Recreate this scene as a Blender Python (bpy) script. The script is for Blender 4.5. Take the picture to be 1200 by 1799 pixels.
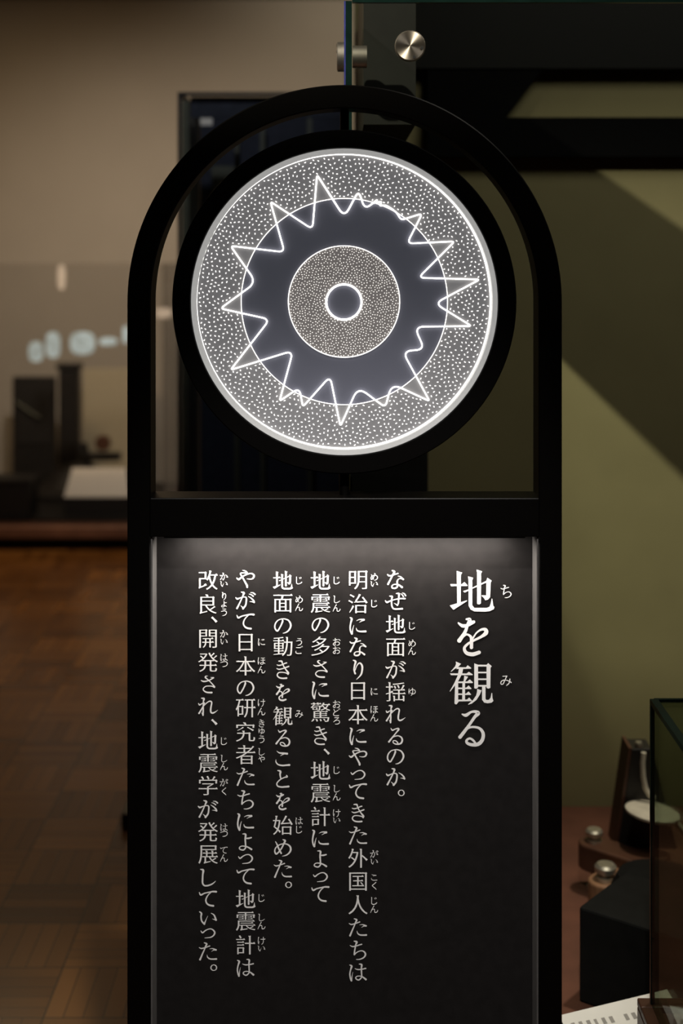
import bpy, bmesh, math, random
from mathutils import Vector, Matrix

for o in list(bpy.data.objects):
    bpy.data.objects.remove(o)
SC = bpy.context.scene
COL = SC.collection
RND = random.Random(7)
PI = math.pi

# ------------------------------------------------------------------ camera
EYE = 1.5          # eye height
CY = -2.0          # camera stands 2 m before the sign's front face (y = 0)
F = 2500.0         # focal length in pixels
HOR = 440.0        # row of the horizon
cd = bpy.data.cameras.new('camera')
cam = bpy.data.objects.new('camera', cd)
COL.objects.link(cam)
cam.location = (0, CY, EYE)
cam.rotation_euler = (PI/2, 0, 0)
cd.sensor_fit = 'VERTICAL'
cd.sensor_height = 36.0
cd.lens = F/1799*36.0
cd.shift_y = -(899.5-HOR)/1799
cd.dof.use_dof = True
cd.dof.focus_distance = 2.02
cd.dof.aperture_fstop = 2.9
cd.clip_start = 0.05
SC.camera = cam

def P(px, py, y):
    d = y-CY
    return Vector(((px-600)/F*d, y, EYE-(py-HOR)/F*d))
def W(px, y): return (px-600)/F*(y-CY)
def H(py, y): return EYE-(py-HOR)/F*(y-CY)

# ------------------------------------------------------------------ world, exposure
w = bpy.data.worlds.new('gallery_dusk'); SC.world = w
w.use_nodes = True
w.node_tree.nodes['Background'].inputs[0].default_value = (0.9, 0.85, 0.8, 1)
w.node_tree.nodes['Background'].inputs[1].default_value = 0.02
vs = SC.view_settings
vs.view_transform = 'Standard'; vs.look = 'None'; vs.exposure = 0; vs.gamma = 1
try: vs.use_curve_mapping = False
except Exception: pass
try:
    SC.cycles.use_denoising = True
    SC.cycles.max_bounces = 10
    SC.cycles.transparent_max_bounces = 24
    SC.cycles.caustics_reflective = False
    SC.cycles.caustics_refractive = False
    SC.cycles.sample_clamp_indirect = 4
except Exception: pass

# ------------------------------------------------------------------ lights
def aim(o, target):
    o.rotation_euler = (Vector(target)-o.location).to_track_quat('-Z', 'Y').to_euler()
def spot(name, loc, target, power, deg, blend, size=.03, col=(1, .9, .76)):
    l = bpy.data.lights.new(name, 'SPOT'); l.energy = power; l.color = col
    l.spot_size = math.radians(deg); l.spot_blend = blend; l.shadow_soft_size = size
    o = bpy.data.objects.new(name, l); COL.objects.link(o); o.location = loc; aim(o, target)
    return o
def area(name, loc, target, power, sx, sy, col=(1, .9, .78)):
    l = bpy.data.lights.new(name, 'AREA'); l.energy = power; l.color = col
    l.shape = 'RECTANGLE'; l.size = sx; l.size_y = sy
    o = bpy.data.objects.new(name, l); COL.objects.link(o); o.location = loc; aim(o, target)
    return o
# the spot whose light crosses the showcase and leaves slanting shade on its back wall
spot('showcase_spot', (-1.2, -1.0, 2.9), (.98, 1.2, .80), 390, 31, .95, .02, (1, .92, .74))
area('showcase_fill', (.9, -.2, 2.9), (.9, 1.2, 1.2), 13, .8, .8, (1, .95, .84))
# frontal spot on the text panel
spot('sign_spot', (.1, -1.6, 2.9), (.0, .05, .70), 200, 23, .6, .06, (1, .95, .90))
# wall washers over the far wall
spot('wall_washer', (.25, 5.4, 2.9), (.0, 6.5, 2.75), 18, 90, 1, .1, (1, .88, .68))
spot('far_case_spot', (-.8, 3.2, 2.95), (-1.0, 6.5, .85), 225, 66, 1, .1, (1, .88, .73))
spot('tall_case_fill', (-.25, .9, 2.95), (-.3, 2.3, 1.5), 30, 40, 1, .05, (.85, .9, 1))  # fill light added to brighten the inside of the tall case
area('floor_lamp_glow', (-1.6, 4.3, 2.9), (-1.5, 4.6, 0), 34, .7, .7, (1, .72, .42))
# a lamp above the small deck of the showcase
spot('deck_spot', (.9, .55, 2.95), (.55, .5, .3), 125, 36, .8, .05, (1, .88, .72))
# the lamp strip tucked under the sign's crossbar
LS = (H(943, .012)-.004)
area('panel_strip_lamp', (.005, .016, LS), (.005, .035, LS-.20), 1.9, .46, .008, (1, .93, .85))

# ------------------------------------------------------------------ materials
def mat(name, col, rough=.5, metal=0, var=.12, scale=40, bump=0, spec=.5, emit=None, estr=0):
    m = bpy.data.materials.new(name); m.use_nodes = True
    nt = m.node_tree; b = nt.nodes['Principled BSDF']
    tc = nt.nodes.new('ShaderNodeTexCoord'); n = nt.nodes.new('ShaderNodeTexNoise')
    n.inputs['Scale'].default_value = scale; n.inputs['Detail'].default_value = 5
    nt.links.new(tc.outputs['Object'], n.inputs['Vector'])
    r = nt.nodes.new('ShaderNodeValToRGB')
    r.color_ramp.elements[0].position = .3; r.color_ramp.elements[1].position = .7
    r.color_ramp.elements[0].color = tuple(c*(1-var) for c in col)+(1,)
    r.color_ramp.elements[1].color = tuple(min(1, c*(1+var)) for c in col)+(1,)
    nt.links.new(n.outputs['Fac'], r.inputs['Fac'])
    nt.links.new(r.outputs['Color'], b.inputs['Base Color'])
    b.inputs['Roughness'].default_value = rough; b.inputs['Metallic'].default_value = metal
    b.inputs['Specular IOR Level'].default_value = spec
    if emit:
        b.inputs['Emission Color'].default_value = tuple(emit)+(1,)
        b.inputs['Emission Strength'].default_value = estr
    if bump:
        bp = nt.nodes.new('ShaderNodeBump'); bp.inputs['Strength'].default_value = bump
        bp.inputs['Distance'].default_value = .002
        nt.links.new(n.outputs['Fac'], bp.inputs['Height']); nt.links.new(bp.outputs['Normal'], b.inputs['Normal'])
    return m
def glass(name, tint=(.93, .97, .95), refl=.06):
    m = bpy.data.materials.new(name); m.use_nodes = True
    nt = m.node_tree; nt.nodes.clear()
    out = nt.nodes.new('ShaderNodeOutputMaterial'); mx = nt.nodes.new('ShaderNodeMixShader')
    t = nt.nodes.new('ShaderNodeBsdfTransparent'); g = nt.nodes.new('ShaderNodeBsdfGlossy')
    t.inputs['Color'].default_value = tuple(tint)+(1,); g.inputs['Roughness'].default_value = .01
    f = nt.nodes.new('ShaderNodeLayerWeight'); f.inputs['Blend'].default_value = .12
    mr = nt.nodes.new('ShaderNodeMath'); mr.operation = 'MULTIPLY'; mr.inputs[1].default_value = refl/.06*.5
    nt.links.new(f.outputs['Fresnel'], mr.inputs[0]); nt.links.new(mr.outputs[0], mx.inputs['Fac'])
    nt.links.new(t.outputs[0], mx.inputs[1]); nt.links.new(g.outputs[0], mx.inputs[2])
    nt.links.new(mx.outputs[0], out.inputs['Surface'])
    return m
def emitter(name, col, s):
    m = mat(name, (.8, .8, .8), .4, emit=col, estr=s)
    return m

M = {}
M['black'] = mat('black powder coat', (.0014, .0011, .0009), .36, var=.2, scale=300, spec=.22)
M['drum'] = mat('black drum', (.0014, .0011, .0009), .5, var=.2, scale=300, spec=.10)
M['panel'] = mat('dark print board', (.0145, .0132, .013), .55, var=.12, scale=60, spec=.12)
M['trim'] = mat('grey reveal strip', (.10, .095, .092), .5, var=.1, scale=60)
M['ink'] = mat('white print', (.88, .87, .86), .7, var=.02, scale=80, spec=.1)
M['acrylic'] = mat('clear acrylic', (.115, .118, .15), .5, var=.05, scale=14, spec=.2, emit=(.76, .80, 1.0), estr=.046)
M['frost'] = mat('frosted ring', (.15, .148, .152), .6, var=.06, scale=30, spec=.15, emit=(1, .98, 1), estr=.115)
M['frostin'] = mat('frosted inner ring', (.13, .123, .12), .6, var=.06, scale=30, spec=.15, emit=(1, .91, .88), estr=.105)
M['acrylic_rim'] = mat('acrylic rim', (.22, .22, .215), .4, var=.05, emit=(1, .99, .97), estr=.26)
M['line'] = emitter('lit engraving', (1, .965, .90), 4.2)
M['thin'] = emitter('thin lit engraving', (1, .95, .87), 2.2)
M['dot'] = emitter('lit dots', (1, .97, .92), 2.0)
M['dotin'] = emitter('small lit dots', (1, .95, .88), 1.2)
M['steel'] = mat('turned steel', (.72, .64, .54), .38, 1, .08, 90)
def turned(m):
    nt = m.node_tree; t = nt.nodes.new('ShaderNodeTangent'); t.direction_type = 'RADIAL'; t.axis = 'Y'
    b = nt.nodes['Principled BSDF']; b.inputs['Anisotropic'].default_value = .85; nt.links.new(t.outputs[0], b.inputs['Tangent'])
turned(M['steel'])
M['plainsteel'] = mat('satin steel', (.62, .57, .50), .35, 1, .08, 90)
M['brass'] = mat('old nickel', (.62, .57, .46), .35, .8, .2, 60)
M['glass'] = glass('case glass', (.955, .965, .95))
M['smallglass'] = glass('tinted case glass', (.82, .86, .80))
M['farglass'] = glass('far case glass', (.90, .90, .90), .09)
M['edge'] = mat('glass edge', (.004, .012, .010), .12, var=.2)
M['blueedge'] = mat('blue glass edge', (.03, .035, .16), .2, var=.2)
M['rubber'] = mat('black seal', (.006, .006, .006), .5)
M['header'] = mat('dark olive header', (.006, .0064, .005), .6, var=.1, spec=.15)
M['beam'] = mat('black beam', (.002, .002, .002), .7, spec=.05)
M['olive'] = mat('olive cloth wall', (.222, .198, .102), .9, var=.06, scale=6, spec=.1)
M['wall'] = mat('warm plaster', (.36, .321, .276), .9, var=.03, scale=3)
M['ceiling'] = mat('ceiling paint', (.30, .28, .26), .9)
M['deck'] = mat('red brown deck', (.125, .047, .027), .6, var=.2, scale=12)
M['plinth'] = mat('plinth black', (.012, .010, .009), .6)
M['shelfwood'] = mat('reddish shelf wood', (.14, .062, .038), .45, var=.25, scale=9)
M['navy'] = mat('navy backing', (.026, .028, .042), .5, var=.2, spec=.2)
M['greyglass'] = mat('grey green pane', (.07, .07, .05), .5)
M['card'] = mat('cream card', (.84, .77, .69), .7, var=.03)
M['paper'] = mat('white paper', (.78, .75, .71), .7, var=.03)
M['greyink'] = mat('grey print', (.30, .28, .26), .7)
M['block'] = mat('matt black block', (.0085, .0085, .008), .8, var=.15, spec=.10)
M['darkwood'] = mat('dark walnut', (.085, .036, .020), .45, var=.3, scale=18)
M['midwood'] = mat('brown oak', (.26, .135, .07), .5, var=.25, scale=18)
M['ivory'] = mat('ivory', (.66, .61, .50), .5)
M['iron'] = mat('black iron', (.012, .010, .009), .5, .0, .3, 20)
M['frosted'] = mat('painted pale reflection', (.46, .62, .76), .7, var=.25, scale=30)  # colour standing in for bluish reflections on the far glass
M['faint'] = mat('painted faint reflection', (.50, .45, .41), .7, var=.2, scale=30)  # same for the weaker reflections, put into the colour
M['cream'] = mat('cream board', (.44, .38, .27), .8, var=.04)

def parquet():
    m = bpy.data.materials.new('basket parquet'); m.use_nodes = True
    nt = m.node_tree; b = nt.nodes['Principled BSDF']; N = nt.nodes.new; L = nt.links.new
    def math_(op, a, bb=None, c=None):
        n = N('ShaderNodeMath'); n.operation = op
        for i, v in enumerate((a, bb, c)):
            if v is None: continue
            if isinstance(v, (int, float)): n.inputs[i].default_value = v
            else: L(v, n.inputs[i])
        return n.outputs[0]
    tc = N('ShaderNodeTexCoord'); s = N('ShaderNodeSeparateXYZ'); L(tc.outputs['Object'], s.inputs[0])
    T = .195
    u = math_('DIVIDE', s.outputs[0], T); v = math_('DIVIDE', s.outputs[1], T)
    fu, fv = math_('FLOOR', u), math_('FLOOR', v)
    par = math_('MODULO', math_('ABSOLUTE', math_('ADD', fu, fv)), 2)
    a = math_('ADD', math_('MULTIPLY', math_('SUBTRACT', u, fu), par), math_('MULTIPLY', math_('SUBTRACT', v, fv), math_('SUBTRACT', 1, par)))
    st = math_('MULTIPLY', a, 5); fs = math_('FLOOR', st)
    cv = N('ShaderNodeCombineXYZ'); L(fu, cv.inputs[0]); L(fv, cv.inputs[1]); L(fs, cv.inputs[2])
    wn = N('ShaderNodeTexWhiteNoise'); L(cv.outputs[0], wn.inputs['Vector'])
    cv2 = N('ShaderNodeCombineXYZ'); L(fu, cv2.inputs[0]); L(fv, cv2.inputs[1])
    wn2 = N('ShaderNodeTexWhiteNoise'); L(cv2.outputs[0], wn2.inputs['Vector'])
    mixv = math_('ADD', math_('MULTIPLY', wn.outputs['Value'], .45), math_('MULTIPLY', wn2.outputs['Value'], .55))
    r = N('ShaderNodeValToRGB'); e = r.color_ramp.elements
    e[0].color = (.075, .028, .0075, 1); e[1].color = (.25, .105, .026, 1)
    L(mixv, r.inputs['Fac'])
    # seams between fingers and between squares
    fr = math_('SUBTRACT', st, fs)
    g1 = math_('LESS_THAN', fr, .06)
    g2 = math_('MAXIMUM', math_('LESS_THAN', math_('SUBTRACT', u, fu), .02), math_('LESS_THAN', math_('SUBTRACT', v, fv), .02))
    g = math_('MAXIMUM', g1, g2)
    mx = N('ShaderNodeMix'); mx.data_type = 'RGBA'; L(g, mx.inputs['Factor']); L(r.outputs['Color'], mx.inputs['A'])
    mx.inputs['B'].default_value = (.025, .011, .004, 1)
    L(mx.outputs['Result'], b.inputs['Base Color'])
    b.inputs['Roughness'].default_value = .24; b.inputs['Specular IOR Level'].default_value = .30
    return m
M['parquet'] = parquet()

# ------------------------------------------------------------------ helpers
def link(name, me, m, parent=None):
    o = bpy.data.objects.new(name, me); COL.objects.link(o)
    if m is not None: me.materials.append(M[m] if isinstance(m, str) else m)
    if parent: o.parent = parent
    return o
def build(name, bm, m, parent=None, smooth=False, bevel=0):
    bmesh.ops.recalc_face_normals(bm, faces=bm.faces)
    if bevel:
        es = [e for e in bm.edges if len(e.link_faces) == 2 and e.calc_face_angle(0) > .6]
        bmesh.ops.bevel(bm, geom=es, offset=bevel, segments=2, affect='EDGES', profile=.5)
    me = bpy.data.meshes.new(name); bm.to_mesh(me); bm.free()
    if smooth:
        for p in me.polygons: p.use_smooth = True
        if hasattr(me, 'set_sharp_from_angle'): me.set_sharp_from_angle(angle=.7)
    return link(name, me, m, parent)
def box(bm, x0, x1, y0, y1, z0, z1, mtx=None):
    vs = [bm.verts.new((x, y, z)) for x in (x0, x1) for y in (y0, y1) for z in (z0, z1)]
    for f in ((0, 1, 3, 2), (4, 6, 7, 5), (0, 4, 5, 1), (2, 3, 7, 6), (0, 2, 6, 4), (1, 5, 7, 3)):
        bm.faces.new([vs[i] for i in f])
    if mtx:
        for v in vs: v.co = mtx @ v.co
    return vs
def B(*boxes, mtx=None):
    bm = bmesh.new()
    for b in boxes: box(bm, *b, mtx=mtx)
    return bm
def prism(bm, pts, off):
    """a polygon (3-D points) pushed along off into a solid"""
    a = [bm.verts.new(p) for p in pts]; b = [bm.verts.new(Vector(p)+Vector(off)) for p in pts]
    n = len(pts); bm.faces.new(a); bm.faces.new(b[::-1])
    for i in range(n): bm.faces.new([a[i], b[i], b[(i+1) % n], a[(i+1) % n]])
def lathe(bm, prof, seg=48, mtx=Matrix()):
    """profile of (radius, height) turned round z"""
    rings = []
    for r, h in prof:
        if r < 1e-6: rings.append([bm.verts.new(mtx @ Vector((0, 0, h)))])
        else: rings.append([bm.verts.new(mtx @ Vector((r*math.cos(2*PI*i/seg), r*math.sin(2*PI*i/seg), h))) for i in range(seg)])
    for a, b in zip(rings, rings[1:]):
        for i in range(seg):
            j = (i+1) % seg
            if len(a) == 1 and len(b) == 1: continue
            if len(a) == 1: bm.faces.new([a[0], b[i], b[j]])
            elif len(b) == 1: bm.faces.new([a[i], b[0], a[j]])
            else: bm.faces.new([a[i], b[i], b[j], a[j]])
def tube(bm, pts, r, seg=8, closed=False):
    pts = [Vector(p) for p in pts]; n = len(pts); rings = []
    up = None
    for i, p in enumerate(pts):
        a = pts[i-1] if (i or closed) else p; b = pts[(i+1) % n] if (i < n-1 or closed) else p
        t = (b-a).normalized()
        if up is None: up = t.orthogonal().normalized()
        up = (up - t*up.dot(t)).normalized(); sd = t.cross(up)
        rr = r(i/(n-1)) if callable(r) else r
        rings.append([bm.verts.new(p+up*math.cos(2*PI*k/seg)*rr+sd*math.sin(2*PI*k/seg)*rr) for k in range(seg)])
    m = n if closed else n-1
    for i in range(m):
        A, Bq = rings[i], rings[(i+1) % n]
        for k in range(seg): bm.faces.new([A[k], A[(k+1) % seg], Bq[(k+1) % seg], Bq[k]])
    if not closed:
        bm.faces.new(rings[0][::-1]); bm.faces.new(rings[-1])
def thing(name, label, cat, loc=(0, 0, 0), group=None):
    o = bpy.data.objects.new(name, None); COL.objects.link(o); o.location = loc
    o.empty_display_size = .05
    return tag(o, label, cat, group)
def tag(o, label, cat, group=None):
    o['label'] = label; o['category'] = cat
    if group: o['group'] = group
    return o
def part(name, bm, m, root, smooth=False, bevel=0, label=None):
    """a part whose mesh was laid out in world coordinates"""
    top = Vector(root.location)
    if root.parent: top = Vector(root.parent.location)
    if root.type == 'MESH' and root.parent is None: top = Vector()
    bmesh.ops.translate(bm, verts=bm.verts, vec=-top)
    o = build(name, bm, m, root, smooth, bevel)
    if label: o['label'] = label
    return o
def struct(name, bm, m, label=None, cat='structure'):
    o = build(name, bm, m); o['kind'] = 'structure'
    if label: o['label'] = label; o['category'] = cat
    return o
ROTX = Matrix.Rotation(PI/2, 4, 'X')       # lathe axis +z turned to -y (towards the camera)

# ------------------------------------------------------------------ the room
struct('floor', B((-4.5, 4.5, -4.5, 6.6, -.1, 0)), 'parquet', 'brown basket weave parquet floor', 'floor')
struct('ceiling', B((-4.5, 4.5, -4.5, 6.6, 3.0, 3.1)), 'ceiling', 'plain gallery ceiling', 'ceiling')
struct('wall_back', B((-4.5, 4.5, 6.5, 6.6, 0, 3.0)), 'wall', 'warm beige plaster wall', 'wall')
struct('wall_left', B((-4.6, -4.5, -4.5, 6.6, 0, 3.0)), 'wall', 'side wall of the gallery', 'wall')
struct('wall_right', B((4.5, 4.6, -4.5, 6.6, 0, 3.0)), 'wall', 'right wall of the gallery', 'wall')
struct('wall_front', B((-4.5, 4.5, -4.6, -4.5, 0, 3.0)), 'wall', 'wall behind the viewer', 'wall')
struct('wall_partition', B((.03, 3.2, 1.2, 1.3, 0, 3.0)), 'olive', 'olive green cloth wall', 'wall')

# ------------------------------------------------------------------ the sign
CX = W(605.5, 0)
px = F and 2.0/F                      # metres per pixel on the sign's front face
DEP = .058
sign = thing('information_sign', 'tall black arched sign with a glowing round emblem and white Japanese text', 'sign', (CX, .03, 0))
ZC = H(531, 0)                        # centre of the arch
RO, RI = 382*px, 341*px
def frame_mesh():
    bm = bmesh.new(); c = .0018
    sec = [(RI, .0+c), (RI+c, 0), (RO-c, 0), (RO, c), (RO, DEP-c), (RO-c, DEP), (RI+c, DEP), (RI, DEP-c)]
    st = []
    st.append([(-r, y, 0.012) for r, y in sec])
    N = 96
    for i in range(N+1):
        a = PI-PI*i/N
        st.append([(r*math.cos(a), y, ZC+r*math.sin(a)) for r, y in sec])
    st.append([(r, y, 0.012) for r, y in sec])
    rings = [[bm.verts.new((CX+x, y, z)) for x, y, z in s] for s in st]
    k = len(sec)
    for A, Bq in zip(rings, rings[1:]):
        for i in range(k): bm.faces.new([A[i], A[(i+1) % k], Bq[(i+1) % k], Bq[i]])
    bm.faces.new(rings[0]); bm.faces.new(rings[-1][::-1])
    return bm
frame = part('frame', frame_mesh(), 'black', sign, smooth=True)
ZB1, ZB0 = H(875, 0), H(943.5, 0)
part('crossbar', B((CX-RI-.001, CX+RI+.001, 0, DEP, ZB0, ZB1)), 'black', sign, bevel=.0015)
part('foot_plate', B((CX-.36, CX+.36, -.20, .10, 0, .012)), 'black', sign, bevel=.003)
part('lower_rail', B((CX-RI-.001, CX+RI+.001, 0, DEP, .012, .12)), 'black', sign, bevel=.0015)
YP = .050                              # front of the text board
board = part('text_board', B((CX-RI+.0005, CX+RI-.0005, YP, DEP-.001, .12, ZB0)), 'panel', sign)
for s in (-1, 1):
    xa, xb = CX+s*(RI-.0022), CX+s*(RI+.0003)
    part('side_trim', B((min(xa, xb), max(xa, xb), .004, YP-.0005, .121, ZB0-.0005)), 'trim', sign, label='grey strip lining the edge of the text board')
part('lamp_strip', B((CX-.255, CX+.255, .010, .022, ZB0-.0035, ZB0+.002)), 'black', sign)

# --- the round emblem
DC = Vector((W(605, .0), 0, H(530.5, .0)))
MD = Matrix.Translation((DC.x, 0, DC.z)) @ ROTX      # (x, y, z) -> x, -z as y, y as z
bm = bmesh.new()
lathe(bm, [(0, -.056), (300*px, -.056), (303*px, -.054), (303*px, -.004), (301*px, -.002), (272*px, -.002), (270.6*px, -.004), (270.6*px, -.03), (0, -.03)], 128, MD)
drum = part('emblem_drum', bm, 'drum', sign, smooth=True)
YD = .020                              # face of the acrylic disc
ks = (YD-CY)/2.0                       # the face lies a little deeper than the frame's front
bm = bmesh.new()
lathe(bm, [(0, -.0295), (270*px, -.0295), (270*px, -.021), (262*px, -YD), (0, -YD)], 128, MD)
disc = part('light_disc', bm, 'acrylic', sign, smooth=True)
bm = bmesh.new()
lathe(bm, [(270*px, -.022), (270.2*px, -.0045), (269.5*px, -.0035), (263*px, -.010), (260.5*px, -.0192), (262*px, -.022)], 128, MD)
part('disc_rim', bm, 'acrylic_rim', disc, smooth=True)

for rr, nm, mt in (((181, 262), 'frosted_ring', 'frost'), ((31, 97.7), 'frosted_inner_ring', 'frostin')):
    bm = bmesh.new(); a_, b_ = rr[0]*px*ks, rr[1]*px*ks; cc_ = Matrix.Translation((P(604.8, 529.8, YD).x, 0, P(604.8, 529.8, YD).z)) @ ROTX
    lathe(bm, [(a_, -YD+.0002), (b_, -YD+.0002), (b_, -YD+.0007), (a_, -YD+.0007), (a_, -YD+.0002)], 160, cc_)
    part(nm, bm, mt, disc, smooth=True)
def D(x, y, lift=.0026): return P(x, y, YD-lift)
def ring(cx, cy, r, wd, name, m, seg=220):
    bm = bmesh.new(); rp = px*ks
    c = D(cx, cy); tube(bm, [c+Vector((math.cos(2*PI*i/seg)*r*rp, 0, math.sin(2*PI*i/seg)*r*rp)) for i in range(seg)], wd/2*rp, 6, True)
    return part(name, bm, m, disc, smooth=True)
ring(603.5, 529.2, 258, 2.6, 'edge_circle', 'line')
ring(605, 529.8, 181, 1.5, 'wave_circle', 'thin')
ring(604.4, 529.8, 97.7, 1.7, 'inner_circle', 'thin')
ring(604.2, 530.6, 31, 3.6, 'centre_circle', 'line')
WV = [(557, 307, 3), (605, 382, 9), (630, 335, 6), (641, 368, 7), (664, 350, 2), (656, 357, 1), (671, 354, 2), (667, 361, 1), (679, 361, 2), (690, 368, 1.5), (697, 374, 1.5), (705, 386.5, 3),
      (742, 375, 4), (715, 428, 6), (799, 424, 3.5), (735, 488, 6), (843, 491, 3), (764, 533, 8), (829, 573, 3.5), (728, 574, 9), (746, 614, 8), (707, 617, 9), (755, 705, 3), (688, 674, 10), (677, 716, 5), (629, 680, 10),
      (598, 749, 3), (580, 661, 7), (532, 715, 3.5), (526, 681, 7), (491, 705, 3), (515, 616, 8), (405, 650, 3), (474, 561, 7), (387, 542, 4), (450, 496, 9), (405, 432, 3.5), (500, 443, 6), (475, 354, 3), (549, 403, 6)]
def rounded(pts):
    out = []; n = len(pts)
    for i in range(n):
        a = Vector(pts[i-1][:2]); p = Vector(pts[i][:2]); b = Vector(pts[(i+1) % n][:2]); r = pts[i][2]*1.9
        la, lb = (a-p).length, (b-p).length
        r1, r2 = min(r, la*.45), min(r, lb*.45)
        s, e = p+(a-p)*r1/la, p+(b-p)*r2/lb
        for k in range(9):
            t = k/8; out.append(s*(1-t)**2+p*2*t*(1-t)+e*t*t)
    return out
wave = rounded(WV)
bm = bmesh.new()
tube(bm, [D(q.x, q.y) for q in wave], 1.4*px*ks, 6, True)
part('seismic_wave_line', bm, 'line', disc, smooth=True)
def inside(x, y, poly):
    c = False; n = len(poly)
    for i in range(n):
        a, b = poly[i-1], poly[i]
        if (a.y > y) != (b.y > y) and x < (b.x-a.x)*(y-a.y)/(b.y-a.y)+a.x: c = not c
    return c
def wave_near(x, y, d):
    for q in wave:
        if abs(q.x-x) < d and abs(q.y-y) < d: return True
    for a, b in zip(wave, wave[1:]+wave[:1]):
        ab = b-a; l = ab.length_squared
        if l < 9: continue
        t = max(0, min(1, ((x-a.x)*ab.x+(y-a.y)*ab.y)/l))
        if math.hypot(a.x+ab.x*t-x, a.y+ab.y*t-y) < d: return True
    return False
def scatter(cx, cy, r0, r1, sp, ok, tries):
    grid = {}; out = []
    for _ in range(tries):
        r = math.sqrt(RND.uniform(r0*r0, r1*r1)); a = RND.uniform(0, 2*PI)
        x, y = cx+r*math.cos(a), cy+r*math.sin(a); g = (int(x//sp), int(y//sp))
        if any((x-q[0])**2+(y-q[1])**2 < sp*sp for i in (-1, 0, 1) for j in (-1, 0, 1) for q in grid.get((g[0]+i, g[1]+j), ())): continue
        if not ok(x, y): continue
        grid.setdefault(g, []).append((x, y)); out.append((x, y))
    return out
def dots(name, pts, m, la, lb):
    bm = bmesh.new()
    for x, y in pts:
        c = D(x, y, .0022); th = RND.uniform(0, PI); ca, sa = math.cos(th), math.sin(th)
        A = RND.uniform(.85, 1.15)*la*px; Bb = lb*px
        ringv = []
        for k in range(7):
            u, v = A*math.cos(2*PI*k/7), Bb*math.sin(2*PI*k/7)
            ringv.append(bm.verts.new(c+Vector((u*ca-v*sa, 0, u*sa+v*ca))))
        top = bm.verts.new(c+Vector((0, -.0009, 0)))
        for k in range(7): bm.faces.new([ringv[k], ringv[(k+1) % 7], top])
    o = part(name, bm, m, disc)
    return o
o = dots('outer_dots', scatter(603.5, 529.2, 184, 254, 6.6, lambda x, y: math.hypot(x-605, y-529.8) > 184 and not inside(x, y, wave) and not wave_near(x, y, 4.2), 60000), 'dot', 1.75, .95)
o = dots('inner_dots', scatter(604.4, 529.8, 34.5, 95.5, 3.9, lambda x, y: True, 30000), 'dotin', 1.05, .8)
# pivots that hold the drum in the arch
bm = bmesh.new()
lathe(bm, [(0, 0), (8*px, 0), (8*px, H(193, .03)-H(229, .03)), (0, H(193, .03)-H(229, .03))], 20, Matrix.Translation((CX, .03, H(230, .03))))
part('pivot_rod', bm, 'black', sign, smooth=True)
bm = bmesh.new()
lathe(bm, [(0, 0), (10*px, 0), (10*px, H(828, .03)-ZB1+.001), (0, H(828, .03)-ZB1+.001)], 20, Matrix.Translation((CX, .03, ZB1-.0005)))
part('pivot_rod', bm, 'black', sign, smooth=True)

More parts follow.
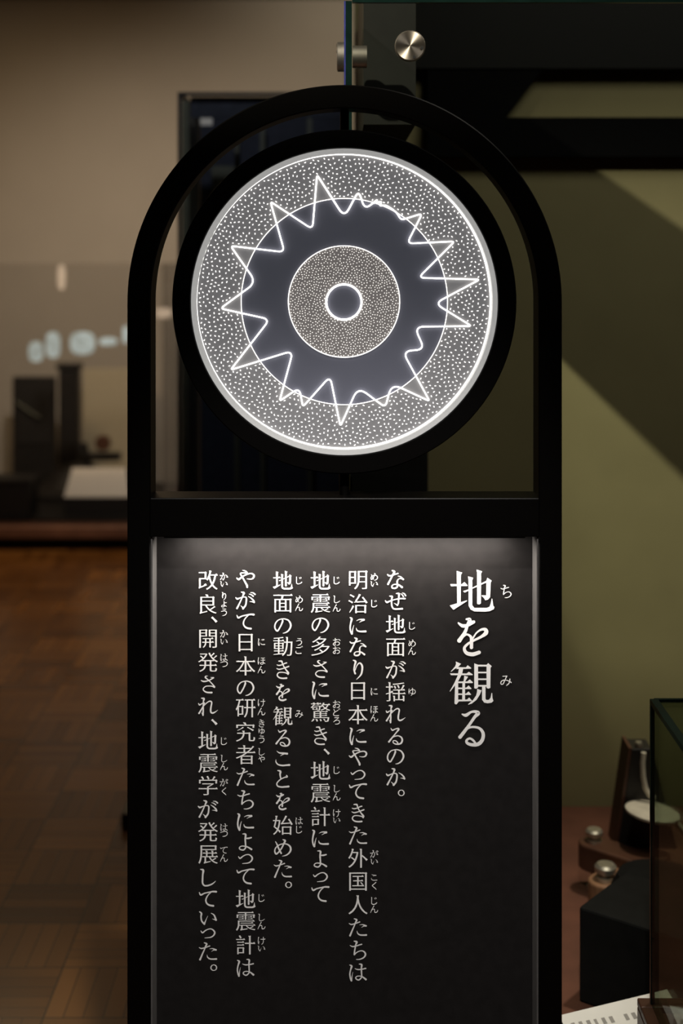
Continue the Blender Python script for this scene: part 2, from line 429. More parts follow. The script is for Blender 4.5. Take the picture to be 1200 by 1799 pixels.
# --- the lettering: every glyph is cut as a flat raised shape with Ming style stroke ends
GC = {}
KANA = set('なぜがれるのかをにりやってきたちはよさこといめんしうごおどろみじほけゆくたゅょゃつてあ')
def glyph(ch):
    if ch in GC: return GC[ch]
    c = bpy.data.curves.new('glyph', 'FONT'); c.body = ch
    o = bpy.data.objects.new('glyph', c); COL.objects.link(o)
    dg = bpy.context.evaluated_depsgraph_get()
    cu = o.evaluated_get(dg).to_curve(dg)
    polys = []
    for s in cu.splines:
        bp = s.bezier_points; n = len(bp); pts = []
        for i in range(n):
            a, b = bp[i], bp[(i+1) % n]
            p0, p1, p2, p3 = (Vector(v[:2]) for v in (a.co, a.handle_right, b.handle_left, b.co))
            ch_ = (p3-p0)
            if ch_.length < 1e-6: continue
            dv = max(abs(ch_.x*(q.y-p0.y)-ch_.y*(q.x-p0.x))/ch_.length for q in (p1, p2))
            k = 1 if dv < .002 else 6
            for j in range(k):
                t = j/k; pts.append(p0*(1-t)**3+p1*3*t*(1-t)**2+p2*3*t*t*(1-t)+p3*t**3)
        if len(pts) > 2: polys.append(pts)
    o.evaluated_get(dg).to_curve_clear()
    bpy.data.objects.remove(o); bpy.data.curves.remove(c)
    def ar(p): return sum(p[i-1].x*p[i].y-p[i].x*p[i-1].y for i in range(len(p)))/2
    big = max(polys, key=lambda p: abs(ar(p)))
    sg = 1 if ar(big) > 0 else -1
    kan = ch not in KANA
    kh, kv = (.0150, .001) if kan else (.011, -.003)
    if ch in '驚震動': kh = .0125
    if ch in '観開展': kh = .014
    res, ser = [], []
    for p in polys:
        # fine, even outline
        d = []
        for i in range(len(p)):
            a, b = p[i], p[(i+1) % len(p)]; k = max(1, int((b-a).length/.022))
            d += [a.lerp(b, j/k) for j in range(k)]
        corner = {(round(v.x, 5), round(v.y, 5)) for v in p}
        n = len(d); nn = []
        for i in range(n):
            e = d[(i+1) % n]-d[i]; e = e.normalized() if e.length else Vector((1, 0))
            nn.append(Vector((e.y, -e.x))*sg)
        off = lambda m: kv*m.x*m.x-kh*m.y*m.y
        q = []
        for i in range(n):
            a, b = nn[i-1], nn[i]; det = a.x*b.y-a.y*b.x; d1, d2 = off(a), off(b)
            if abs(det) > .25: v = Vector(((d1*b.y-d2*a.y)/det, (a.x*d2-b.x*d1)/det))
            else: v = (a*d1+b*d2)/2
            if v.length > .03: v *= .03/v.length
            q.append(d[i]+v)
        # caps: short runs between two nearly opposite long sides
        n0 = len(p); m_ = []
        for i in range(n0):
            e = p[(i+1) % n0]-p[i]; m_.append(Vector((e.y, -e.x)).normalized()*sg if e.length else Vector((0, 1)))
        idx = {}
        for j, v in enumerate(d): idx.setdefault((round(v.x, 5), round(v.y, 5)), j)
        moved = [Vector((0, 0)) for _ in q]
        for i in range(n0):
            A_, B_ = p[i], p[(i+1) % n0]; L1 = (B_-A_).length
            if not .03 < L1 < .11: continue
            m0, m1, m2 = m_[i-1], m_[i], m_[(i+1) % n0]
            cz = lambda u, v: sg*(u.x*v.y-u.y*v.x)
            if cz(A_-p[i-1], B_-A_) < 0 or cz(B_-A_, p[(i+2) % n0]-B_) < 0: continue
            if m0.dot(m2) > -.75 or abs(m0.dot(m1)) > .5 or abs(m2.dot(m1)) > .5: continue
            L0 = (A_-p[i-1]).length; L2 = (p[(i+2) % n0]-B_).length
            ja, jb = idx[(round(A_.x, 5), round(A_.y, 5))], idx[(round(B_.x, 5), round(B_.y, 5))]
            qa, qb = q[ja], q[jb]
            if kan and m1.x > .97:                    # right end of a horizontal stroke: raised triangle
                lo, hi = (qa, qb) if qa.y < qb.y else (qb, qa)
                x = lo.x
                ser.append([(x+.014, lo.y), (x-.030, hi.y+.046), (x-.055, hi.y+.040), (x-.12, hi.y), (x-.10, lo.y)])
                continue
            if kan and m1.y > .97:                    # top of a vertical stroke: slanted head
                xl, xr = min(qa.x, qb.x), max(qa.x, qb.x); y = qa.y
                ser.append([(xl-.034, y+.014), (xl-.026, y-.006), (xl+.003, y-.06), (xr, y-.03), (xr, y-.001)])
                continue
            f0 = 0; R = .3
            if kan and m1.x < -.25 and m1.y < -.1: f0, R = .62, .36      # sweep to the lower left thins out
            elif kan and m1.y > .25: f0, R = -.15, .12                    # pressed start
            elif kan and m1.x > .3 and m1.y < -.1: f0, R = -.30, .16      # sweep to the lower right swells
            elif not kan and (m1.x < -.2 or m1.y < -.5): f0, R = .50, .25
            elif not kan and m1.y > .3: f0, R = .15, .10
            if not f0: continue
            sdist = 0
            for t_ in range(40):
                u, v = (ja-t_) % n, (jb+t_) % n
                if t_: sdist += ((d[u]-d[(u+1) % n]).length+(d[v]-d[v-1]).length)/2
                if sdist > R or (d[u]-d[v]).length > L1*1.7: break
                g = f0*(1-sdist/R); mid = (q[u]+q[v])/2
                moved[u] = (mid-q[u])*g; moved[v] = (mid-q[v])*g
        q = [a+b for a, b in zip(q, moved)]
        res.append(q)
        if kan:
            for i in range(n0):
                m0, m1 = m_[i-1], m_[i]
                L0 = (p[i]-p[i-1]).length; L1 = (p[(i+1) % n0]-p[i]).length
                ea, eb = p[i]-p[i-1], p[(i+1) % n0]-p[i]
                if sg*(ea.x*eb.y-ea.y*eb.x) > 0 and ((m0.y > .97 and m1.x > .97) or (m1.y > .97 and m0.x > .97)) and L0 > .13 and L1 > .13:
                    j = idx[(round(p[i].x, 5), round(p[i].y, 5))]; x, y = q[j].x, q[j].y
                    ser.append([(x-.09, y-.004), (x-.035, y+.030), (x+.020, y-.016), (x, y-.06)])
    GC[ch] = (res, ser)
    return GC[ch]

# brush written characters: strokes as (x, y, width) along the stroke, or filled outlines
BR = {
'な': (22.48, [[(260,215,45),(320,260,60),(430,245,50),(560,200,50),(665,170,50)], [(440,55,40),(520,95,85),(500,160,70),(440,270,62),(360,430,66),(275,590,75)],
  [(670,275,20),(770,300,45),(875,400,70)], [(875,400,60),(770,370,35),(690,390,35),(640,470,60),(640,600,62),(640,690,65),(560,750,70),(450,740,62),(430,670,55),(490,610,45),(600,600,45),(700,620,60),(825,710,80)]]),
'ぜ': (22.48, [[(170,1240,40),(235,1300,75),(380,1240,50),(560,1190,45),(720,1160,55),(940,1155,68)], [(600,955,30),(700,960,80),(705,1060,72),(690,1200,60),(685,1330,60),(640,1420,55)], [(650,1415,60),(590,1380,40),(515,1335,12)],
  [(340,1055,35),(430,1075,80),(425,1160,66),(415,1300,62),(430,1450,62),(490,1550,65),(600,1570,66),(835,1555,72)], [(775,960,18),(830,1000,45),(880,1075,50)], [(840,925,18),(920,965,50),(970,1040,55)]]),
'が': (24, [[(215,400,40),(280,450,80),(400,410,50),(520,375,45),(620,375,50),(660,430,65),(655,560,68),(625,720,72),(520,860,85)], [(530,850,80),(480,790,45),(415,730,12)], [(440,160,30),(550,200,95),(520,300,65),(470,420,55),(380,620,62),(265,850,78)],
  [(745,345,22),(860,420,55),(960,520,70),(985,590,75)], [(985,595,60),(900,570,40),(795,565,12)], [(775,250,18),(860,270,45),(945,335,60)], [(835,185,15),(940,195,50),(1025,260,65)]]),
'か': (22.48, [[(200,1110,40),(260,1170,72),(370,1130,48),(480,1090,45),(580,1095,48),(620,1150,62),(615,1280,66),(580,1430,70),(485,1550,78)], [(495,1545,75),(450,1480,42),(385,1420,12)], [(420,900,35),(515,935,90),(490,1040,62),(440,1150,55),(350,1330,60),(245,1530,75)],
  [(690,1065,22),(800,1130,52),(885,1220,66),(915,1300,72)], [(915,1305,58),(840,1280,38),(755,1275,12)]]),
'れ': (22.48, [[(330,130,35),(425,150,85),(410,250,55),(400,400,50),(400,600,60),(390,800,62)], [(385,790,50),(340,700,18)], [(215,340,35),(260,395,60),(350,345,40),(450,315,40)], [(455,325,35),(380,480,50),(300,620,60),(235,725,70)],
  [(400,465,22),(500,350,38),(620,260,50),(700,255,60),(735,310,60),(715,430,62),(695,570,68),(705,680,65),(770,715,68),(860,680,50),(975,600,10)]]),
'る': (22.48, [[(345,990,25),(405,1070,60),(500,1030,45),(620,1000,60),(650,1040,75),(560,1160,52),(440,1310,55),(350,1420,66),(270,1525,75)],
  [(420,1345,40),(520,1305,42),(640,1290,45),(750,1345,60),(795,1450,72),(755,1570,72),(650,1620,60),(520,1610,52),(440,1560,45),(440,1490,42),(520,1480,42),(590,1530,48),(625,1590,50)]]),
'の': (22.48, [[(530,190,40),(545,250,72),(490,400,62),(410,550,60),(340,640,66),(265,580,62),(235,470,60),(270,330,55),(380,210,45),(530,165,42),(650,170,48),(780,230,62),(860,370,75),(850,500,72),(770,630,62),(660,705,48),(560,730,25)]]),
'に': (15, [[(185,75,28),(225,110,58),(200,220,45),(185,330,42),(195,430,44),(230,500,55)], [(235,490,40),(255,370,25),(282,275,10)], [(355,160,10),(430,125,28),(545,130,52)], [(550,140,42),(490,165,25),(425,200,8)], [(345,350,12),(365,410,36),(440,440,44),(590,438,54)]]),
'り': (15, [[(235,1190,28),(295,1225,58),(270,1330,45),(255,1440,42),(285,1540,50)], [(285,1450,28),(320,1350,26),(380,1270,34),(430,1275,46),(470,1350,54),(465,1470,50),(430,1580,44),(320,1695,14)]]),
'や': (17.98, [[(150,330,30),(215,370,60),(320,290,48),(430,230,42),(560,190,40),(650,200,48),(695,260,58),(660,340,48),(580,365,34),(475,355,14)], [(335,85,18),(420,110,42),(475,165,45)], [(475,170,35),(380,165,32),(280,175,40),(270,210,42),(320,290,50),(400,430,50),(470,560,62),(480,615,60)]]),
'っ': (17.98, [[(255,825,25),(305,880,48),(400,810,38),(500,765,34),(590,765,38),(665,820,50),(690,890,54),(650,970,46),(560,1025,38),(380,1045,20)]]),
'て': (17.98, [[(170,1245,28),(215,1320,58),(330,1270,44),(480,1235,44),(600,1215,54),(700,1220,62)], [(540,1240,26),(460,1310,36),(400,1400,44),(375,1500,50),(410,1590,52),(490,1645,60),(610,1665,62)]]),
'き': (22.48, [[(310,330,30),(390,355,48),(530,320,45),(620,275,50),(690,255,48)], [(300,475,30),(390,510,52),(530,480,48),(660,435,55),(770,395,56)], [(380,185,40),(490,190,70),(520,260,55),(570,380,52),(660,520,55),(750,640,80),(745,700,65)],
  [(750,690,55),(640,645,42),(500,625,42),(380,640,45),(320,720,52),(350,800,55),(440,850,62),(560,865,62),(685,855,70)]]),
'た': (22.48, [[(205,1255,25),(290,1295,52),(430,1265,48),(540,1225,46),(620,1195,48)], [(405,1070,35),(500,1115,75),(455,1220,58),(410,1340,52),(330,1520,60),(240,1735,75)], [(620,1310,15),(740,1300,40),(870,1350,68)], [(860,1355,55),(780,1360,38),(690,1415,10)], [(515,1545,12),(540,1640,45),(630,1705,60),(760,1715,62),(880,1710,72)]]),
'ち': (22.48, [[(210,235,28),(310,280,52),(450,255,50),(570,215,50),(665,190,52)], [(370,65,42),(470,100,85),(435,200,58),(410,330,56),(385,480,60),(380,590,70)], [(380,590,60),(460,520,45),(560,465,42),(680,445,45),(780,500,62),(815,590,70),(770,690,62),(670,755,50),(560,785,42),(455,785,25)]]),
'は': (22.48, [[(245,1010,32),(320,1060,82),(280,1200,58),(250,1370,56),(270,1520,62),(310,1630,70)], [(320,1600,50),(340,1430,28),(370,1290,10)], [(455,1155,25),(560,1190,48),(720,1180,48),(875,1145,56)], [(620,975,35),(715,1000,72),(705,1150,62),(710,1300,60),(715,1450,55),(690,1530,52),(600,1600,56),(510,1570,50),(480,1510,48),(540,1455,40),(660,1450,40),(760,1485,55),(880,1580,80)]]),
'さ': (24, [[(295,310,32),(380,350,62),(500,345,60),(640,300,50),(760,235,55),(820,200,55)], [(690,180,10),(760,190,40),(820,200,50)], [(575,125,15),(500,130,50),(475,185,66),(560,260,50),(680,370,48),(790,490,52),(850,580,80)], [(855,600,60),(750,555,48),(600,545,45),(480,565,45),(390,650,50),(400,730,55),(500,800,66),(620,820,72),(740,822,78)]]),
'よ': (17.98, [[(350,85,25),(440,100,62),(430,250,55),(440,420,50),(440,520,48),(370,590,46),(270,570,42),(245,520,36),(310,470,34),(430,475,42),(530,510,50),(625,570,60)], [(455,225,44),(540,220,54),(620,200,45)]]),
'こ': (22.48, [[(330,-30,15),(430,40,55),(600,60,75),(740,75,80)], [(640,80,45),(560,110,35),(470,165,10)], [(300,305,12),(300,400,45),(380,500,58),(540,540,66),(700,530,70),(825,520,82)]]),
'と': (22.48, [[(370,765,40),(470,800,85),(460,940,65),(490,1080,50)], [(715,960,45),(735,1010,75),(640,1035,50),(500,1100,48),(390,1190,50),(330,1290,52),(370,1380,58),(500,1415,66),(640,1410,70),(795,1395,78)]]),
'め': (20, [[(230,140,25),(290,250,55),(350,400,60),(430,550,60)], [(490,70,30),(565,110,75),(520,220,58),(440,380,55),(340,510,52),(255,575,62),(205,480,52),(240,360,44),(360,260,42),(500,220,42),(640,235,50),(740,310,64),(765,430,70),(710,540,60),(600,620,46),(470,655,16)]]),
'し': (22.48, [[(320,150,40),(420,185,88),(405,350,68),(395,550,70),(400,700,68),(470,790,62),(600,790,66),(750,740,60),(850,670,42),(915,610,14)]]),
'い': (15.64, [[(150,105,30),(200,150,50),(190,250,42),(210,360,44),(280,440,52)], [(285,425,45),(330,320,22),(375,220,8)], [(470,145,20),(550,200,40),(600,330,54)], [(595,330,40),(500,300,10)]]),
'を': (26.5, [[(300,230,35),(390,290,80),(500,275,70),(620,210,70)], [(630,200,50),(540,195,30)], [(470,150,40),(540,160,80),(500,250,65),(440,420,75),(320,600,95)], [(410,500,60),(480,470,45),(560,520,60),(575,620,72),(575,745,75)],
  [(600,560,40),(680,440,35),(780,370,50),(870,370,80),(880,440,95),(780,520,62),(620,600,52),(500,670,55),(425,760,65),(470,860,80),(600,890,90),(735,850,80)]]),
'ル': (26.5, [[(375,235,30),(455,255,75),(560,190,50),(650,180,65),(710,215,90),(640,290,70),(530,450,62),(420,600,75),(330,715,80)], [(440,570,45),(530,515,48),(640,505,50),(750,540,60),(815,640,75),(800,770,80),(720,860,85),(600,880,75),(490,850,65),(465,790,55),(530,745,48),(600,780,50),(650,840,45)]]),
'地': (27, ['265,95 380,130 355,175 350,780 275,790 270,160', '130,372 370,375 430,330 495,395 490,412 145,418', '120,825 350,755 480,715 485,730 205,912 190,912',
  '505,210 615,240 595,290 595,820 640,875 900,875 960,850 985,780 1005,680 1020,685 1040,830 1065,860 1050,905 960,945 870,955 640,950 560,910 518,830 515,270', '685,65 805,105 780,145 778,780 750,800 710,800 697,780 697,130',
  '400,520 515,485 890,305 915,240 1005,300 985,340 972,645 930,700 870,715 845,670 790,620 795,608 890,612 895,345 880,345 600,470 435,552']),
'観': (27, ['250,82 360,130 300,200 225,240 150,300 145,290 235,185 255,130', '285,200 465,205 500,160 575,215 570,235 260,240', '315,235 405,235 385,340 310,480 230,590 130,718 122,708 215,545 290,380', '125,332 480,335 525,298 610,355 600,370 150,370',
  '235,560 300,500 300,900 310,930 270,985 235,985 222,960', '430,380 510,405 450,500 415,500', '285,503 490,503 545,460 612,520 605,538 290,538', '390,500 445,500 445,900 385,900', '300,632 470,635 520,588 580,650 575,665 300,665', '300,758 465,760 520,715 572,775 568,788 300,788',
  '290,888 490,885 530,842 590,905 583,920 290,925', '640,120 720,150 722,630 680,660 640,645', '715,150 905,150 905,188 715,188', '900,150 935,115 1010,180 985,215 980,640 940,655 900,640', '715,298 905,298 905,330 715,330', '715,440 905,440 905,472 715,472', '715,578 905,578 905,612 715,612',
  '700,660 795,690 760,780 690,890 590,970 515,995 508,985 610,900 680,800 700,720', '805,610 878,610 878,870 900,895 950,890 985,850 1005,745 1020,750 1025,850 1045,915 1010,950 920,965 850,950 805,890']),
}
BC = {}
def brush(ch):
    """faces of a brush written character, y up, one unit = the em of the body text"""
    if ch in BC: return BC[ch]
    k, strokes = BR[ch]; k *= 37.0; faces = []
    for st in strokes:
        if isinstance(st, str):
            faces.append([Vector([float(v) for v in q.split(',')])/k for q in st.split()]); continue
        pts = [Vector(p) for p in st]; n = len(pts); dense = []
        for i in range(n-1):
            p0, p1, p2, p3 = pts[max(0, i-1)], pts[i], pts[i+1], pts[min(n-1, i+2)]
            for j in range(7):
                t = j/7
                dense.append(.5*((2*p1)+(p2-p0)*t+(2*p0-5*p1+4*p2-p3)*t*t+(3*p1-p0-3*p2+p3)*t**3))
        dense.append(pts[-1]); m = len(dense); L, R_ = [], []
        for i, q in enumerate(dense):
            d = (dense[min(m-1, i+1)]-dense[max(0, i-1)]).to_2d()
            d = d.normalized() if d.length else Vector((1, 0)); nrm = Vector((-d.y, d.x))*max(q.z*.93, 6)/2
            L.append((q.to_2d()+nrm)/k); R_.append((q.to_2d()-nrm)/k)
        for i in range(m-1): faces.append([L[i], L[i+1], R_[i+1], R_[i]])
        for q, e in ((dense[0], 0), (dense[-1], -1)):
            r = max(q.z, 6)/2; faces.append([(q.to_2d()+Vector((math.cos(a*PI/5), math.sin(a*PI/5)))*r)/k for a in range(10)])
    al = [v for f in faces for v in f]
    cx = (min(v.x for v in al)+max(v.x for v in al))/2; cy = (min(v.y for v in al)+max(v.y for v in al))/2
    BC[ch] = [[(v.x-cx, cy-v.y) for v in f] for f in faces]
    return BC[ch]

def lettering(name, items):
    """items: (char, px, py, em px, face centre mode)"""
    cu = bpy.data.curves.new(name, 'CURVE'); cu.dimensions = '2D'; cu.fill_mode = 'BOTH'; cu.extrude = .00025
    bm = bmesh.new(); k = (YP-.0004-CY)/F
    for ch, x, y, em in items:
        if ch in BR:
            for i_, f in enumerate(brush(ch)):
                fv = [bm.verts.new(((x-600+u*em)*k, YP-.00075-.0000004*i_, EYE-(y-HOR-v*em)*k)) for u, v in f]
                nf = bm.faces.new(fv); nf.normal_update()
                if nf.normal.y > 0: nf.normal_flip()
            continue
        res, ser = glyph(ch)
        al = [v for p in res for v in p]
        cx = (min(v.x for v in al)+max(v.x for v in al))/2; cy = (min(v.y for v in al)+max(v.y for v in al))/2
        if em < 0: em = -em
        X = lambda v: ((x-600+(v[0]-cx)*em)*k, EYE-(y-HOR-(v[1]-cy)*em)*k)
        for p in res:
            s = cu.splines.new('POLY'); s.points.add(len(p)-1); s.use_cyclic_u = True
            for i, v in enumerate(p):
                a, b = X(v); s.points[i].co = (a, b, 0, 1)
        for f in ser:
            fv = []
            for v in f:
                a, b = X(v); fv.append(bm.verts.new((a, YP-.0008, b)))
            nf = bm.faces.new(fv); nf.normal_update()
            if nf.normal.y > 0: nf.normal_flip()
    tmp = bpy.data.objects.new('tmp', cu); COL.objects.link(tmp)
    dg = bpy.context.evaluated_depsgraph_get()
    me = bpy.data.meshes.new_from_object(tmp.evaluated_get(dg))
    bpy.data.objects.remove(tmp); bpy.data.curves.remove(cu)
    mt = Matrix.Translation((0, YP-.0005, 0)) @ ROTX
    me.transform(mt)
    bm.from_mesh(me); bpy.data.meshes.remove(me)
    bmesh.ops.translate(bm, verts=bm.verts, vec=-Vector(sign.location))
    bmesh.ops.triangulate(bm, faces=[f for f in bm.faces if len(f.verts) > 4], ngon_method='EAR_CLIP')
    m2 = bpy.data.meshes.new(name); bm.to_mesh(m2); bm.free()
    return link(name, m2, 'ink', board)

Z5 = lambda v: 990+v*.21678
Z6 = lambda v: 1370+v*.20567
def col(x, a, b): return [(c, x, Z5(y)) for c, y in a]+[(c, x, Z6(y)) for c, y in b]
cols = [
 col(695, [('な', 130), ('ぜ', 305), ('地', 490), ('面', 680), ('が', 860), ('揺', 1040), ('れ', 1220), ('る', 1400), ('の', 1565), ('か', 1730)], [('。', 112)]),
 col(629, [('明', 135), ('治', 325), ('に', 505), ('な', 675), ('り', 860), ('日', 1035), ('本', 1225), ('に', 1400), ('や', 1565), ('っ', 1712)],
     [('て', 97), ('き', 283), ('た', 475), ('外', 670), ('国', 870), ('人', 1068), ('た', 1260), ('ち', 1455), ('は', 1645)]),
 col(563, [('地', 135), ('震', 325), ('の', 500), ('多', 670), ('さ', 855), ('に', 1027), ('驚', 1205), ('き', 1395), ('、', 1525), ('地', 1675)],
     [('震', 115), ('計', 313), ('に', 500), ('よ', 675), ('っ', 830), ('て', 975)]),
 col(497, [('地', 135), ('面', 325), ('の', 505), ('動', 672), ('き', 860), ('を', 1045), ('観', 1235), ('る', 1415), ('こ', 1580), ('と', 1745)],
     [('を', 185), ('始', 388), ('め', 580), ('た', 760), ('。', 897)]),
 col(431.5, [('や', 125), ('が', 300), ('て', 470), ('日', 642), ('本', 830), ('の', 1010), ('研', 1175), ('究', 1365), ('者', 1550), ('た', 1728)],
     [('ち', 170), ('に', 360), ('よ', 530), ('っ', 675), ('て', 825), ('地', 1015), ('震', 1210), ('計', 1410), ('は', 1605)]),
 col(365.5, [('改', 135), ('良', 330), ('、', 455), ('開', 610), ('発', 800), ('さ', 980), ('れ', 1160), ('、', 1285), ('地', 1430), ('震', 1620), ('学', 1800)],
     [('が', 250), ('発', 445), ('展', 640), ('し', 835), ('て', 1015), ('い', 1180), ('っ', 1310), ('た', 1465), ('。', 1605)])]
def sized(c, x, y):
    if c in '。': return (c, x+10, y, 39)
    if c in '、': return (c, x+11, y, 40)
    return (c, x, y, 37 if c in BR else 36.5 if c in KANA else 37.2)
def rb(x, f, *words): return [[(c, x, f(y)) for c, y in zip(t, ys)] for t, *ys in words]
ruby = (
 rb(724, Z5, ('じ', 505), ('めん', 645, 710), ('ゆ', 1040))
 + rb(657.5, Z5, ('めい', 108, 165), ('じ', 325), ('に', 1038), ('ほん', 1185, 1250)) + rb(657.5, Z6, ('がい', 633, 698), ('こく', 833, 905), ('じん', 1035, 1105))
 + rb(591.5, Z5, ('じ', 137), ('しん', 290, 360), ('おお', 635, 702), ('おどろ', 1140, 1205, 1275), ('じ', 1675)) + rb(591.5, Z6, ('しん', 75, 145), ('けい', 285, 345))
 + rb(525.5, Z5, ('じ', 137), ('めん', 290, 355), ('うご', 635, 700), ('み', 1220)) + rb(525.5, Z6, ('はじ', 350, 425))
 + rb(459.5, Z5, ('に', 637), ('ほん', 790, 860), ('けん', 1130, 1200), ('きゅう', 1295, 1360, 1425), ('しゃ', 1525, 1585)) + rb(459.5, Z6, ('じ', 1010), ('しん', 1175, 1245), ('けい', 1375, 1440))
 + rb(393.5, Z5, ('かい', 105, 165), ('りょう', 265, 330, 395), ('かい', 570, 632), ('はつ', 760, 815), ('じ', 1440), ('しん', 1580, 1645), ('がく', 1775, 1846)) + rb(393.5, Z6, ('はつ', 405, 462), ('てん', 600, 668)))
for cc in cols: lettering('text_column', [sized(*c) for c in cc])
for wd in ruby: lettering('reading_aid', [(c, x, y, 15.4 if c in BR else 16.2) for c, x, y in wd])
lettering('heading', [('地', 829.5, 1037.5, 83), ('を', 830.5, 1119, 81.7), ('観', 828.5, 1200, 83), ('ル', 828.5, 1279.5, 81.7)])
lettering('reading_aid', [('ち', 889, 1039, 25)])
lettering('reading_aid', [('み', 889, 1196, 23)])

# ------------------------------------------------------------------ ceiling spotlight with an added light-blocking flag
lamp = thing('ceiling_spotlight', 'black ceiling spotlight with an added flag keeping its light off the sign', 'spotlight', (-1.2, -1.0, 3.0))
LD = Vector((2.18, 2.2, -2.1)).normalized(); LP = Vector((-1.2, -1.0, 2.9))
LM = Matrix.Translation(LP) @ LD.to_track_quat('Z', 'Y').to_matrix().to_4x4()
bm = bmesh.new(); lathe(bm, [(0, -.14), (.04, -.14), (.045, -.13), (.045, .02), (.042, .02), (.042, -.03), (0, -.03)], 32, LM)
part('housing', bm, 'plinth', lamp, smooth=True)
part('stem', B((LP.x-.075, LP.x-.055, LP.y-.075, LP.y-.055, 2.94, 2.9995)), 'plinth', lamp)
bm = bmesh.new(); bt = 2.9-.1*(2.9-.36)
prism(bm, [(-1.17, -.784, bt), (-.80, -.784, bt), (-.80, -.80, bt-.26), (-1.17, -.80, bt-.26)], (0, .004, 0))
part('added_flag', bm, 'plinth', lamp)  # unseen plate added to block the spot's light towards the sign

# ------------------------------------------------------------------ the big showcase on the right
YF, YB, ZD = .12, 1.199, .25
show = thing('display_case', 'large glass display case with olive back wall standing behind the sign', 'display case', (.9, .65, 0))
XL = .005
part('plinth', B((XL+.03, 2.4, YF+.04, YB, 0, ZD-.03)), 'plinth', show)
part('deck', B((XL+.02, 2.4, YF+.022, YB, ZD-.03, ZD)), 'deck', show)
ZT = H(3, YF)
part('front_pane', B((XL, 2.4, YF, YF+.010, ZD-.03, ZT)), 'glass', show)
part('side_pane', B((XL, XL+.010, YF+.0105, YB, ZD-.03, ZT)), 'glass', show)
part('glass_edge', B((XL+.0012, XL+.0105, YF-.0005, YF+.0103, ZD-.03, ZT+.001)), 'edge', show)
part('glass_edge', B((XL-.0012, XL+.0011, YF-.0005, YF+.0103, ZD-.03, ZT+.001)), 'blueedge', show, label='thin dark blue polished edge of the glass')
part('glass_edge', B((XL+.011, 2.4, YF-.0005, YF+.0103, ZT-.001, ZT+.004)), 'edge', show)
# dark boards inside the case
x0, x1 = W(622, YF+.03), W(706, YF+.03)
part('side_header', B((XL+.030, .118, YF+.14, YB-.002, 1.70, 1.995)), 'header', show)
part('back_header', B((.106, 2.4, YB-.05, YB-.001, H(120, YB-.05), H(-30, YB-.05))), 'header', show)
part('light_rail', B((W(752, YB-.05), 2.4, YB-.05, YB-.006, H(275, YB-.05), H(206, YB-.05))), 'beam', show)
part('corner_column', B((XL+.012, W(752, .8), .80, .95, ZD, 1.699)), 'beam', show)
bm = bmesh.new(); yb = YB-.045
prism(bm, [P(752, 118, yb), P(957, 118, yb), P(890, 206, yb), P(752, 206, yb)], (0, .035, 0))
part('bracket_plate', bm, 'beam', show)
def standoff(c, axis, met='steel'):
    """a stand-off fixing of the pane: cap with two pin holes, collar behind"""
    m = Matrix.Translation(c) @ axis
    bm = bmesh.new(); r = 27*(YF-CY)/F
    lathe(bm, [(0, .012), (r*.93, .012), (r, .0105), (r, .001), (r*.8, 0), (0, 0)], 48, m)
    o = part('standoff_cap', bm, met, show, smooth=True)
    bm = bmesh.new()
    for a in (-.2, -1.25):
        lathe(bm, [(0, .0126), (.0022, .0126), (.0022, .011), (0, .011)], 12, m @ Matrix.Translation((math.cos(a)*r*.78, math.sin(a)*r*.78, 0)))
    part('pin_hole', bm, 'rubber', o)
    bm = bmesh.new()
    lathe(bm, [(0, -.012), (r*.75, -.012), (r*.75, -.034), (0, -.034)], 32, m)
    part('standoff_collar', bm, 'plainsteel', show, smooth=True)
standoff(P(720, 82, YF), ROTX)
YS = YF+.075
standoff(Vector((XL, YS, H(100, YS))), Matrix.Rotation(-PI/2, 4, 'Y'), 'plainsteel')

# --- things in the showcase
blk = bmesh.new()
c0 = P(1017, 1593, .367); z1 = c0.z
ax, bx_ = Vector((.79, -.613, 0)), Vector((.613, .79, 0))
q = [c0, c0+ax*.30, c0+ax*.30+bx_*.17, c0+bx_*.17]
q = [Vector((v.x, v.y, ZD+.001)) for v in q]
# keep clear of the front pane
sh = max(0, (YF+.03)-min(v.y for v in q))
q[1] = c0+ax*.20; q[2] = q[1]+bx_*.17
q = [Vector((v.x, v.y, ZD+.001)) for v in q]
prism(blk, q, (0, 0, z1-ZD-.001))
tag(build('black_block', blk, 'block', bevel=.004), 'matt black rectangular block turned at an angle on the reddish deck', 'block')

inst = thing('seismograph', 'antique wooden seismograph with tapered post and nickel levelling screws', 'instrument', (.6, .80, ZD))
YI = .80
def arm(x0_, y0_, x1_, y1_, z0_, z1_, wd):
    a, b = Vector((x0_, y0_, 0)), Vector((x1_, y1_, 0)); t = (b-a).normalized(); s = Vector((-t.y, t.x, 0))*wd/2
    bm = bmesh.new(); n = 8
    pts = [b-s, b+s]+[a+s*math.cos(PI*i/n)-t*wd/2*math.sin(PI*i/n) for i in range(n+1)]
    prism(bm, [Vector((p.x, p.y, z0_)) for p in pts], (0, 0, z1_-z0_)); return bm
pA = P(1044, 1478, .78); pB = P(1064, 1545, .66)
zt = pA.z
part('base_arm', arm(pA.x, .78, .60, .685, zt-.050, zt, .062), 'darkwood', inst, bevel=.004)
part('base_arm', arm(pB.x, .66, .62, .80, pB.z-.05, pB.z, .066), 'midwood', inst, bevel=.004)
